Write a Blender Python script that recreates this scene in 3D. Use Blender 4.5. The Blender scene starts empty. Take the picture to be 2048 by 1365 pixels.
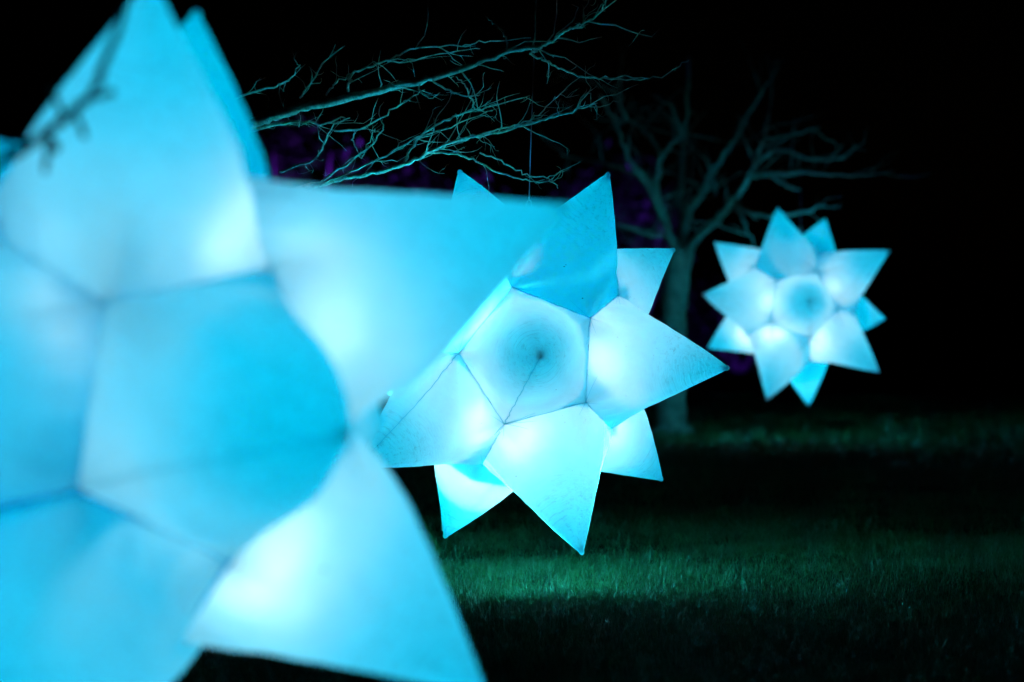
import bpy, math, random
import numpy as np
from mathutils import Vector, Matrix

random.seed(11)
rng = np.random.default_rng(11)

# ------------------------------------------------------------------ camera
scene = bpy.context.scene
F_PX = 7680.0                      # 135 mm on a 36 mm wide sensor, in photo pixels
CAM_H = 1.183
PITCH = math.atan(95.5 / F_PX)
cam_d = bpy.data.cameras.new('camera')
cam = bpy.data.objects.new('camera', cam_d)
scene.collection.objects.link(cam)
cam.location = (0, 0, CAM_H)
cam.rotation_euler = (math.pi / 2 - PITCH, 0, 0)
cam_d.sensor_width = 36.0
cam_d.lens = 135.0
cam_d.clip_start = 0.1
cam_d.clip_end = 2000
cam_d.dof.use_dof = True
cam_d.dof.focus_distance = 15.25
cam_d.dof.aperture_fstop = 2.7
scene.camera = cam

# ------------------------------------------------------------------ night sky
world = bpy.data.worlds.new('World')
scene.world = world
world.use_nodes = True
wn = world.node_tree.nodes
wl = world.node_tree.links
sky = wn.new('ShaderNodeTexSky')
sky.sky_type = 'NISHITA'
sky.sun_disc = False
sky.sun_elevation = math.radians(-9)
sky.sun_rotation = math.radians(40)
wl.new(sky.outputs[0], wn['Background'].inputs[0])
wn['Background'].inputs[1].default_value = 0.05

# ------------------------------------------------------------------ render settings
scene.view_settings.view_transform = 'Standard'
scene.view_settings.look = 'None'
scene.view_settings.exposure = 0.0
scene.view_settings.gamma = 1.0
scene.view_settings.use_curve_mapping = False
scene.render.engine = 'CYCLES'
cy = scene.cycles
cy.use_denoising = True
cy.max_bounces = 14
cy.diffuse_bounces = 10
cy.transmission_bounces = 12
cy.glossy_bounces = 3
cy.sample_clamp_indirect = 60.0
cy.caustics_reflective = False
cy.caustics_refractive = False
cy.use_light_tree = True
cy.adaptive_threshold = 0.004

# ------------------------------------------------------------------ helpers
FWD = Vector((0, math.cos(PITCH), -math.sin(PITCH)))
DOWN = Vector((0, -math.sin(PITCH), -math.cos(PITCH)))
CAM0 = Vector((0, 0, CAM_H))


def from_cam(x, y, z):
    return CAM0 + Vector((x, 0, 0)) + DOWN * y + FWD * z


def at(px, py, d):
    return from_cam((px - 1024) / F_PX * d, (py - 682.5) / F_PX * d, d)


def link(o, parent=None):
    scene.collection.objects.link(o)
    if parent is not None:
        o.parent = parent
    return o


def tag(o, label=None, cat=None, group=None, kind=None):
    if label: o['label'] = label
    if cat: o['category'] = cat
    if group: o['group'] = group
    if kind: o['kind'] = kind
    return o


def empty(name, loc):
    o = bpy.data.objects.new(name, None)
    o.location = loc
    o.empty_display_size = 0.1
    link(o)
    return o


def mesh_obj(name, verts, faces, mat, parent=None, smooth=True, origin=None):
    """verts in world space; parent empties are unrotated, so only offsets matter"""
    off = Vector((0, 0, 0))
    p = parent
    while p is not None:
        off += p.location
        p = p.parent
    v = np.asarray(verts, float)
    o3 = np.array(off) if origin is None else np.array(origin)
    me = bpy.data.meshes.new(name)
    me.from_pydata((v - o3).tolist(), [], faces)
    if smooth:
        me.shade_smooth()
    me.materials.append(mat)
    o = bpy.data.objects.new(name, me)
    if origin is not None:
        o.location = Vector(origin) - off
    link(o, parent)
    return o


class MB:
    def __init__(s):
        s.v = []; s.f = []

    def add(s, verts, faces):
        b = len(s.v)
        s.v += [tuple(p) for p in verts]
        s.f += [tuple(i + b for i in f) for f in faces]

    def tube(s, pts, radii, n=6, cap=True):
        pts = [Vector(p) for p in pts]
        m = len(pts)
        vs = []; fs = []
        t0 = (pts[1] - pts[0]).normalized()
        up = Vector((0, 0, 1)) if abs(t0.z) < .9 else Vector((1, 0, 0))
        u = t0.cross(up).normalized()
        for i, p in enumerate(pts):
            t = (pts[min(i + 1, m - 1)] - pts[max(i - 1, 0)])
            if t.length < 1e-9: t = t0
            t.normalize()
            u = (u - t * u.dot(t)).normalized()
            w = t.cross(u)
            for k in range(n):
                a = 2 * math.pi * k / n
                vs.append(p + (u * math.cos(a) + w * math.sin(a)) * radii[i])
        for i in range(m - 1):
            for k in range(n):
                a = i * n + k; b = i * n + (k + 1) % n
                fs.append((a, b, b + n, a + n))
        if cap:
            fs.append(tuple(range(n - 1, -1, -1)))
            fs.append(tuple((m - 1) * n + k for k in range(n)))
        s.add(vs, fs)

    def build(s, name, mat, parent=None, smooth=True):
        return mesh_obj(name, s.v, s.f, mat, parent, smooth)


def spline(pts, rad, sub=5, wob=0.0, rnd=random):
    P = [Vector(p) for p in pts]
    out = []; ro = []
    n = len(P)
    for i in range(n - 1):
        p0 = P[max(i - 1, 0)]; p1 = P[i]; p2 = P[i + 1]; p3 = P[min(i + 2, n - 1)]
        for j in range(sub):
            t = j / sub
            q = 0.5 * ((2 * p1) + (p2 - p0) * t + (2 * p0 - 5 * p1 + 4 * p2 - p3) * t * t + (3 * p1 - p0 - 3 * p2 + p3) * t ** 3)
            r = rad[i] * (1 - t) + rad[i + 1] * t
            if out or j:
                q = q + Vector((rnd.gauss(0, wob), rnd.gauss(0, wob), rnd.gauss(0, wob)))
            out.append(q); ro.append(r * (1 + rnd.uniform(-.08, .08)))
    out.append(P[-1]); ro.append(rad[-1])
    return out, ro


# ------------------------------------------------------------------ materials
def new_mat(name):
    m = bpy.data.materials.new(name)
    m.use_nodes = True
    nt = m.node_tree
    for n in list(nt.nodes):
        nt.nodes.remove(n)
    out = nt.nodes.new('ShaderNodeOutputMaterial')
    return m, nt, out


def principled(name, col, rough=.6, spec=.4, metal=0.0):
    m, nt, out = new_mat(name)
    b = nt.nodes.new('ShaderNodeBsdfPrincipled')
    b.inputs['Base Color'].default_value = (*col, 1)
    b.inputs['Roughness'].default_value = rough
    b.inputs['Specular IOR Level'].default_value = spec
    b.inputs['Metallic'].default_value = metal
    nt.links.new(b.outputs[0], out.inputs[0])
    return m, nt, b


def fabric_material(name, tint, refl, mixf, stains=True):
    """thin coated nylon: part of the light goes through, part scatters back"""
    m, nt, out = new_mat(name)
    N = nt.nodes.new; L = nt.links.new
    co = N('ShaderNodeTexCoord')
    mot = N('ShaderNodeTexNoise'); mot.inputs['Scale'].default_value = 5.5; mot.inputs['Detail'].default_value = 9; mot.inputs['Roughness'].default_value = .7
    L(co.outputs['Object'], mot.inputs['Vector'])
    mr = N('ShaderNodeMapRange'); mr.inputs[1].default_value = .3; mr.inputs[2].default_value = .72; mr.inputs[3].default_value = .87; mr.inputs[4].default_value = 1.0
    L(mot.outputs['Fac'], mr.inputs[0])
    # handling marks: small scuffs gathered in patches
    sp = N('ShaderNodeTexNoise'); sp.inputs['Scale'].default_value = 55; sp.inputs['Detail'].default_value = 6; sp.inputs['Roughness'].default_value = .75
    L(co.outputs['Object'], sp.inputs['Vector'])
    pa = N('ShaderNodeTexNoise'); pa.inputs['Scale'].default_value = 6; pa.inputs['Detail'].default_value = 2
    L(co.outputs['Object'], pa.inputs['Vector'])
    spr = N('ShaderNodeMapRange'); spr.inputs[1].default_value = .62; spr.inputs[2].default_value = .70
    L(sp.outputs['Fac'], spr.inputs[0])
    par = N('ShaderNodeMapRange'); par.inputs[1].default_value = .43; par.inputs[2].default_value = .68
    L(pa.outputs['Fac'], par.inputs[0])
    mul = N('ShaderNodeMath'); mul.operation = 'MULTIPLY'
    L(spr.outputs[0], mul.inputs[0]); L(par.outputs[0], mul.inputs[1])
    sc = N('ShaderNodeMapRange'); sc.inputs[3].default_value = 1.0; sc.inputs[4].default_value = .5
    L(mul.outputs[0], sc.inputs[0])
    # rare dark specks
    vo = N('ShaderNodeTexNoise'); vo.inputs['Scale'].default_value = 38; vo.inputs['Detail'].default_value = 3
    mp = N('ShaderNodeMapping'); mp.inputs['Location'].default_value = (3.1, 7.7, 1.3)
    L(co.outputs['Object'], mp.inputs[0]); L(mp.outputs[0], vo.inputs['Vector'])
    vr = N('ShaderNodeMapRange'); vr.inputs[1].default_value = .755; vr.inputs[2].default_value = .79; vr.inputs[3].default_value = 1; vr.inputs[4].default_value = .25
    L(vo.outputs['Fac'], vr.inputs[0])
    # worn coating in broken rings on the outer half of the spike
    t2 = N('ShaderNodeAttribute'); t2.attribute_name = 'along'
    a2 = N('ShaderNodeAttribute'); a2.attribute_name = 'around'
    cc = N('ShaderNodeCombineXYZ')
    k1 = N('ShaderNodeMath'); k1.operation = 'MULTIPLY'; k1.inputs[1].default_value = 42; L(t2.outputs['Fac'], k1.inputs[0]); L(k1.outputs[0], cc.inputs[0])
    k2 = N('ShaderNodeMath'); k2.operation = 'MULTIPLY'; k2.inputs[1].default_value = 9; L(a2.outputs['Fac'], k2.inputs[0]); L(k2.outputs[0], cc.inputs[1])
    wr = N('ShaderNodeTexNoise'); wr.inputs['Scale'].default_value = 1; wr.inputs['Detail'].default_value = 7; wr.inputs['Roughness'].default_value = .75
    L(cc.outputs[0], wr.inputs['Vector'])
    wr2 = N('ShaderNodeMapRange'); wr2.inputs[1].default_value = .52; wr2.inputs[2].default_value = .72; L(wr.outputs['Fac'], wr2.inputs[0])
    wm = N('ShaderNodeMapRange'); wm.inputs[1].default_value = .38; wm.inputs[2].default_value = .6; L(t2.outputs['Fac'], wm.inputs[0])
    wx = N('ShaderNodeMath'); wx.operation = 'MULTIPLY'; L(wr2.outputs[0], wx.inputs[0]); L(wm.outputs[0], wx.inputs[1])
    ws = N('ShaderNodeMapRange'); ws.inputs[3].default_value = 1.0; ws.inputs[4].default_value = .62; L(wx.outputs[0], ws.inputs[0])
    m0 = N('ShaderNodeMath'); m0.operation = 'MULTIPLY'; L(mr.outputs[0], m0.inputs[0]); L(ws.outputs[0], m0.inputs[1])
    m1 = N('ShaderNodeMath'); m1.operation = 'MULTIPLY'; L(m0.outputs[0], m1.inputs[0]); L(sc.outputs[0], m1.inputs[1])
    m2 = N('ShaderNodeMath'); m2.operation = 'MULTIPLY'; L(m1.outputs[0], m2.inputs[0]); L(vr.outputs[0], m2.inputs[1])
    def scaled(col):
        v = N('ShaderNodeVectorMath'); v.operation = 'SCALE'
        v.inputs[0].default_value = col
        L(m2.outputs[0], v.inputs['Scale'])
        return v.outputs[0]
    # relief: fine creases that ring the tip plus cloth crinkle
    at_t = N('ShaderNodeAttribute'); at_t.attribute_name = 'along'
    at_a = N('ShaderNodeAttribute'); at_a.attribute_name = 'around'
    cmb = N('ShaderNodeCombineXYZ')
    ms = N('ShaderNodeMath'); ms.operation = 'MULTIPLY'; ms.inputs[1].default_value = 70
    L(at_t.outputs['Fac'], ms.inputs[0]); L(ms.outputs[0], cmb.inputs[0])
    ma = N('ShaderNodeMath'); ma.operation = 'MULTIPLY'; ma.inputs[1].default_value = 7
    L(at_a.outputs['Fac'], ma.inputs[0]); L(ma.outputs[0], cmb.inputs[1])
    oi = N('ShaderNodeObjectInfo')
    mo = N('ShaderNodeMath'); mo.operation = 'MULTIPLY'; mo.inputs[1].default_value = 30
    L(oi.outputs['Random'], mo.inputs[0]); L(mo.outputs[0], cmb.inputs[2])
    rw = N('ShaderNodeTexNoise'); rw.inputs['Scale'].default_value = 1.0; rw.inputs['Detail'].default_value = 3; rw.inputs['Distortion'].default_value = .6
    L(cmb.outputs[0], rw.inputs['Vector'])
    rt = N('ShaderNodeMapRange'); rt.inputs[1].default_value = .25; rt.inputs[2].default_value = .85; rt.inputs[3].default_value = 0; rt.inputs[4].default_value = 1.0
    L(at_t.outputs['Fac'], rt.inputs[0])
    rm = N('ShaderNodeMath'); rm.operation = 'MULTIPLY'; L(rw.outputs['Fac'], rm.inputs[0]); L(rt.outputs[0], rm.inputs[1])
    bp = N('ShaderNodeBump'); bp.inputs['Strength'].default_value = .8; bp.inputs['Distance'].default_value = .006
    L(rm.outputs[0], bp.inputs['Height'])
    cr = N('ShaderNodeTexNoise'); cr.inputs['Scale'].default_value = 26; cr.inputs['Detail'].default_value = 5; cr.inputs['Distortion'].default_value = 1.0
    L(co.outputs['Object'], cr.inputs['Vector'])
    bp2 = N('ShaderNodeBump'); bp2.inputs['Strength'].default_value = .3; bp2.inputs['Distance'].default_value = .004
    L(cr.outputs['Fac'], bp2.inputs['Height']); L(bp.outputs[0], bp2.inputs['Normal'])
    tr = N('ShaderNodeBsdfTranslucent'); L(scaled(tint), tr.inputs[0]); L(bp2.outputs[0], tr.inputs['Normal'])
    df = N('ShaderNodeBsdfDiffuse'); L(scaled(refl), df.inputs[0]); L(bp2.outputs[0], df.inputs['Normal'])
    mx = N('ShaderNodeMixShader'); mx.inputs[0].default_value = mixf
    L(tr.outputs[0], mx.inputs[1]); L(df.outputs[0], mx.inputs[2])
    gl = N('ShaderNodeBsdfGlossy'); gl.inputs['Roughness'].default_value = .42; L(bp2.outputs[0], gl.inputs['Normal'])
    mg = N('ShaderNodeMixShader'); mg.inputs[0].default_value = .025
    L(mx.outputs[0], mg.inputs[1]); L(gl.outputs[0], mg.inputs[2])
    L(mg.outputs[0], out.inputs[0])
    return m


def bark_material(name, dark, light, scale=30):
    m, nt, b = principled(name, dark, .85, .25)
    N = nt.nodes.new; L = nt.links.new
    co = N('ShaderNodeTexCoord')
    n1 = N('ShaderNodeTexNoise'); n1.inputs['Scale'].default_value = scale; n1.inputs['Detail'].default_value = 8; n1.inputs['Roughness'].default_value = .7
    L(co.outputs['Object'], n1.inputs['Vector'])
    rp = N('ShaderNodeValToRGB')
    rp.color_ramp.elements[0].position = .36; rp.color_ramp.elements[0].color = (*dark, 1)
    rp.color_ramp.elements[1].position = .62; rp.color_ramp.elements[1].color = (*light, 1)
    L(n1.outputs['Fac'], rp.inputs[0]); L(rp.outputs[0], b.inputs['Base Color'])
    bp = N('ShaderNodeBump'); bp.inputs['Strength'].default_value = .7; bp.inputs['Distance'].default_value = .006
    L(n1.outputs['Fac'], bp.inputs['Height']); L(bp.outputs[0], b.inputs['Normal'])
    return m


M_FAB = fabric_material('inflated_nylon', (.43, .95, .96), (.015, .79, .93), .45)
M_SEAM = fabric_material('seam_tape', (.05, .78, .90), (.02, .50, .66), .35)
M_BAF, nt, b_ = principled('baffle_cloth', (.3, .85, .93), .8, .2)
M_HOUSE, nt, b_ = principled('lamp_housing_plastic', (.25, .26, .27), .5, .4)
M_REFL, nt, b_ = principled('light_block_white', (.85, .85, .85), .5, .4)  # for unseen sheets added to block the fill light
M_BULB, nt, b_ = principled('frosted_bulb', (.8, .9, .95), .4, .4)
M_STEEL, nt, b_ = principled('galvanised_steel', (.45, .46, .47), .35, .5, .9)
M_CABLE, nt, b_ = principled('cable_sheath', (.20, .13, .22), .5, .4)
M_BARK_N = bark_material('smooth_grey_bark', (.16, .16, .15), (.60, .60, .56), 40)
M_BARK_F = bark_material('weathered_bark', (.28, .27, .25), (.52, .51, .47), 9)
M_DARK = bark_material('silhouette_bark', (.012, .012, .014), (.035, .036, .04), 40)  # colour darkened so the branch reads as a silhouette against the glow
M_TWIG = bark_material('twig_bark', (.26, .26, .24), (.52, .52, .48), 60)

# grass
M_GRASS, nt, gb = principled('grass_blade', (.06, .12, .05), .30, .7)
N = nt.nodes.new; L = nt.links.new
att = N('ShaderNodeAttribute'); att.attribute_name = 'shade'
rp = N('ShaderNodeValToRGB')
rp.color_ramp.elements[0].color = (.025, .10, .025, 1); rp.color_ramp.elements[0].position = 0
rp.color_ramp.elements[1].color = (.14, .25, .17, 1); rp.color_ramp.elements[1].position = 1
e = rp.color_ramp.elements.new(.6); e.color = (.04, .145, .04, 1)
L(att.outputs['Fac'], rp.inputs[0]); L(rp.outputs[0], gb.inputs['Base Color'])

M_GROUND, nt, sb = principled('turf_soil', (.03, .05, .02), .95, .1)
N = nt.nodes.new; L = nt.links.new
co = N('ShaderNodeTexCoord')
n1 = N('ShaderNodeTexNoise'); n1.inputs['Scale'].default_value = 14; n1.inputs['Detail'].default_value = 9; n1.inputs['Roughness'].default_value = .75
L(co.outputs['Object'], n1.inputs['Vector'])
rp = N('ShaderNodeValToRGB')
rp.color_ramp.elements[0].position = .35; rp.color_ramp.elements[0].color = (.018, .022, .010, 1)
rp.color_ramp.elements[1].position = .7; rp.color_ramp.elements[1].color = (.05, .085, .03, 1)
L(n1.outputs['Fac'], rp.inputs[0]); L(rp.outputs[0], sb.inputs['Base Color'])
bp = N('ShaderNodeBump'); bp.inputs['Strength'].default_value = .9; bp.inputs['Distance'].default_value = .03
L(n1.outputs['Fac'], bp.inputs['Height']); L(bp.outputs[0], sb.inputs['Normal'])

M_LEAF, nt, lb = principled('evergreen_leaf', (.05, .10, .04), .4, .5)

# ------------------------------------------------------------------ ground
_w = [(.55, .31, .4, .030), (.23, .71, 1.9, .022), (1.3, .9, 3.3, .012), (-.9, 1.7, .7, .010), (2.9, 1.3, 5.0, .006), (-2.1, 3.4, 2.2, .005)]


def gz(x, y):
    z = 0 * x
    for a, b, c, h in _w:
        z = z + h * np.sin(a * x + b * y + c)
    return z - .02


ys = np.concatenate([np.linspace(-15, 2, 10), np.linspace(2.4, 45, 180), np.geomspace(46, 900, 30)])
xs = np.concatenate([-np.geomspace(500, 9, 14), np.linspace(-8.6, 10.6, 110), np.geomspace(11, 500, 14)])
X, Y = np.meshgrid(xs, ys)
Z = gz(X, Y)
V = np.stack([X, Y, Z], -1).reshape(-1, 3)
nx = len(xs)
FA = [(j * nx + i, j * nx + i + 1, (j + 1) * nx + i + 1, (j + 1) * nx + i) for j in range(len(ys) - 1) for i in range(nx - 1)]
g = mesh_obj('ground', V, FA, M_GROUND)
tag(g, kind='structure')


def blades(n, y0, y1, hmin, hmax, wid, margin, name_seed):
    r = np.random.default_rng(name_seed)
    # even over the trapezoid the lens sees, widened for a side step
    y = np.sqrt(r.uniform(y0 ** 2, y1 ** 2, n))
    half = y * .1333 + margin
    x = r.uniform(-1, 1, n) * half
    # clumps
    cl = .5 + .5 * np.sin(3.1 * x + 1.7 * np.sin(2.3 * y)) * np.sin(2.7 * y + 1.3 * np.sin(1.9 * x + 1))
    cl2 = .5 + .5 * np.sin(13 * x + 3 * np.sin(7 * y)) * np.sin(11 * y + 2 * np.sin(9 * x))
    tuft = .62 * cl + .38 * cl2
    keep = r.random(n) < (.35 + .75 * tuft)
    x, y, tuft = x[keep], y[keep], tuft[keep]
    n = len(x)
    z = gz(x, y) - .006
    h = r.uniform(hmin, hmax, n) * (.55 + .8 * tuft)
    tall = r.random(n) < .02
    h[tall] *= 1.9
    az = r.uniform(0, 2 * np.pi, n)
    lean = np.abs(r.normal(0, .42, n)) + .08
    fa = az + np.pi / 2 + r.normal(0, .5, n)
    w = wid * r.uniform(.7, 1.3, n)
    dx, dy = np.cos(az), np.sin(az)
    sx, sy = np.cos(fa), np.sin(fa)
    P = np.stack([x, y, z], 1)
    S = np.stack([sx, sy, 0 * sx], 1) * w[:, None]
    D = np.stack([dx, dy, 0 * dx], 1)
    up = np.array([0, 0, 1.])
    mid = P + D * (h * lean * .35)[:, None] + up * (h * .58)[:, None]
    tip = P + D * (h * lean * 1.1)[:, None] + up * (h * np.clip(1 - .25 * lean, .4, 1))[:, None]
    V = np.stack([P - S, P + S, mid + S * .75, mid - S * .75, tip], 1).reshape(-1, 3)
    sh = np.repeat(np.clip(r.normal(.46, .27, n), 0, 1), 5)
    return V, sh


def grass_object(specs):
    Vs, Ss = [], []
    for s in specs:
        v, sh = blades(*s)
        Vs.append(v); Ss.append(sh)
    V = np.concatenate(Vs); S = np.concatenate(Ss)
    n = len(V) // 5
    me = bpy.data.meshes.new('lawn_grass')
    me.vertices.add(len(V)); me.vertices.foreach_set('co', V.astype(np.float32).ravel())
    base = np.arange(n) * 5
    loops = np.stack([base, base + 1, base + 2, base + 3, base + 3, base + 2, base + 4], 1).ravel()
    me.loops.add(len(loops)); me.loops.foreach_set('vertex_index', loops.astype(np.int32))
    st = np.stack([np.arange(n) * 7, np.arange(n) * 7 + 4], 1).ravel()
    me.polygons.add(2 * n)
    me.polygons.foreach_set('loop_start', st.astype(np.int32))
    me.update(calc_edges=True)
    a = me.attributes.new('shade', 'FLOAT', 'POINT')
    a.data.foreach_set('value', S.astype(np.float32))
    me.materials.append(M_GRASS)
    o = bpy.data.objects.new('lawn_grass', me)
    link(o)
    tag(o, 'rough tufted lawn grass lit teal beneath the glowing stars', 'grass', kind='stuff')
    return o


grass_object([
    (430000, 10.3, 19.0, .016, .046, .0012, .55, 1),
    (150000, 19.0, 27.0, .022, .055, .0026, .8, 2),
    (120000, 27.0, 46.0, .035, .08, .0055, 1.2, 3),
])

# ------------------------------------------------------------------ inflatable stars
R_TIP = 0.9
R_BASE = 0.521 * R_TIP
_c = 1 / math.sqrt(5); _s = 2 / math.sqrt(5)
TIPS = {'F': np.array([0, 0, -1.])}
for i in range(5):
    a = math.radians(72 * i)
    TIPS['r%d' % i] = np.array([_s * math.cos(a), _s * math.sin(a), -_c])
    TIPS['b%d' % i] = -TIPS['r%d' % i]
TIPS['B'] = np.array([0, 0, 1.])
KEYS = list(TIPS)
CORNERS = {}
for i in range(12):
    for j in range(i + 1, 12):
        for k in range(j + 1, 12):
            a, b, c = TIPS[KEYS[i]], TIPS[KEYS[j]], TIPS[KEYS[k]]
            if a @ b > .4 and a @ c > .4 and b @ c > .4:
                v = a + b + c
                CORNERS[frozenset((KEYS[i], KEYS[j], KEYS[k]))] = v / np.linalg.norm(v)

C2W = np.array([[1, 0, 0], list(DOWN), list(FWD)]).T   # columns: camera x, y(down), z(forward)
C2W = np.stack([np.array([1, 0, 0.]), np.array(DOWN), np.array(FWD)], 1)

STARS = [
    dict(t=(0.0381, 0.0649, 15.5858), R=[[0.35928, 0.92874, -0.0914], [-0.93254, 0.36105, 0.00299], [0.03578, 0.08416, 0.99581]],
         fix={'r0': (10, 9), 'b0': (3, 1), 'r1': (-5, 0), 'b2': (-8, 0), 'b3': (3, -7), 'b4': (3, 4)},
         seam={'F': ('r2', 'r3'), 'r3': ('F', 'r4'), 'b2': ('r0', 'b3')}, hang=('r0', 'b2'),
         lamp=(.03, .02, .05), wcol=(1.0, .56, .52), white=13.5, soft=.08, beam=12,
         hot=[('r1', ('F', 'r1'), 1.0), ('r3', ('F', 'r2', 'r3'), 1.1), ('r2', ('F', 'r2', 'r3'), .9), ('r4', ('F', 'r4'), .9), ('b4', ('r1', 'r2', 'b4'), .6), ('F', ('F', 'r4'), .42), ('F', ('F', 'r3'), .30), ('F', ('F', 'r0'), .16), ('b3', ('r1', 'b3'), .25)],
         spot=[('b0', .233, 66, 22)], extra=[('r4', 60, .14, 0), ('b1', 30, .1, .05), ('r2', 21, .14, .10), ('b0', 14, .13, .10)], closed=('r4', 'b1'), split=('r2', 'b0'),
         film={'F': (.22, (-.035, .03, 0), .065, (0, 0, 0)), 'r0': (.05, (-.13, .02, -.11), 0, (0, 0, 0)), 'r1': (.20, (0, -.07, -.03), .075, (0, .05, .04)),
               'r2': (.26, (-.02, 0, 0), .04, (0, 0, .04)), 'r3': (.21, (.0, -.04, 0), .085, (0, 0, .04)), 'r4': (.22, (0, .03, 0), .07, (0, 0, 0)),
               'b0': (.13, (0, 0, 0), .055, (0, 0, 0)), 'b3': (.15, (.03, 0, 0), .06, (0, 0, 0)), 'b4': (.23, (-.05, 0, 0), .075, (0, 0, .03)), 'b2': (.03, (0, 0, 0), 0, (0, 0, 0)), 'B': (.03, (0, 0, 0), 0, (0, 0, 0))},
         label='glowing cyan inflatable star with a crisp seam, hung low over the brightest lit grass'),
    dict(t=(2.2949, -0.2891, 31.0793), R=[[-0.2162, 0.97381, -0.07042], [-0.97635, -0.21568, 0.01502], [-0.00056, 0.072, 0.9974]],
         fix={'F': (-4, -2), 'r0': (-7, 3), 'b0': (-2, 7), 'r1': (3, -5), 'b1': (6, -16), 'r2': (3, 3), 'r3': (7, 7), 'b3': (-4, 3), 'b4': (0, 5)},
         seam={}, hang=('r0', 'b3'), lamp=(.0, .03, .05), wcol=(1.0, .56, .52), white=13.5, soft=.08, beam=12,
         hot=[('r4', ('F', 'r4'), .9), ('r3', ('F', 'r3', 'r4'), 1.0), ('r2', ('F', 'r2', 'r3'), .9), ('r1', ('F', 'r1'), .7), ('b1', ('r3', 'r4', 'b1'), .8), ('r2', ('r2', 'r3', 'b0'), .4), ('b2', ('r4', 'b2'), .5), ('F', ('F', 'r4'), .4), ('F', ('F', 'r3'), .3), ('F', ('F', 'r1'), .3), ('F', ('F', 'r0'), .3)], extra=[('b0', 8, .13, .10)], split=('b0',),
         film={'F': (.22, (-.03, .015, 0), .09, (0, 0, 0)), 'r0': (.15, (.04, .04, -.08), .08, (0, 0, 0)), 'r1': (.16, (-.05, .05, -.06), .08, (0, 0, 0)), 'r2': (.22, (-.06, 0, -.03), .06, (0, 0, 0)),
               'r3': (.20, (-.06, 0, -.02), .03, (0, 0, 0)), 'r4': (.24, (0, -.03, 0), .0, (0, 0, 0)), 'b0': (.04, (0, 0, 0), 0, (0, 0, 0)), 'b4': (.04, (0, 0, 0), 0, (0, 0, 0)), 'b3': (.03, (0, 0, 0), 0, (0, 0, 0)), 'b2': (.22, (0, 0, 0), .04, (0, 0, 0)), 'b1': (.2, (-.06, 0, 0), .06, (0, 0, 0)), 'B': (.03, (0, 0, 0), 0, (0, 0, 0))},
         label='small distant glowing star, soft in focus, hung by the bare forked tree'),
    dict(t=(-0.7445, 0.0962, 7.2861), R=[[-0.12686, 0.85215, -0.50769], [-0.97839, -0.19174, -0.07737], [-0.16328, 0.4869, 0.85806]],
         fix={'F': (8, -8), 'r0': (5, 20), 'r1': (28, 5), 'r2': (8, 0), 'b3': (-8, -4)},
         hemr=.0004, seamr=.0012, tube0=.02, tube1=.975,
         cfix={('r2', 'r3', 'b0'): (32, 42)},
         seam={'F': ('r3', 'r4')}, hang=('r0', 'b3'), lamp=(.07, .03, .05), white=5.5, soft=.09, beam=0,
         hot=[('r0', ('F', 'r0', 'r1'), .75), ('r1', ('F', 'r1'), .6), ('r1', ('F', 'r0', 'r1'), .2), ('r2', ('F', 'r2', 'r3'), .95), ('r4', ('F', 'r0', 'r4'), .3), ('r2', ('F', 'r2'), .2), ('r0', ('r0', 'r4'), .15), ('F', ('F', 'r3', 'r4'), .1)],
         film={'F': (.25, (-.06, .03, 0), .13, (.085, -.01, 0)), 'r0': (.24, (.03, .02, -.03), .125, (0, 0, .05)), 'r1': (.25, (-.03, .02, 0), .115, (0, 0, .04)), 'r2': (.24, (-.06, 0, -.02), .11, (.05, 0, .03)),
               'r3': (.13, (.14, -.02, -.08), .09, (-.03, 0, .03)), 'r4': (.15, (0, -.13, 0), .05, (0, 0, 0)), 'b3': (.03, (0, 0, 0), 0, (0, 0, 0)), 'b2': (.05, (0, 0, 0), 0, (0, 0, 0))},
         label='huge out-of-focus glowing star with a blurred twig crossing its upper spike'),
]
GROUP = 'glowing stars hung from the trees'


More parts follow.
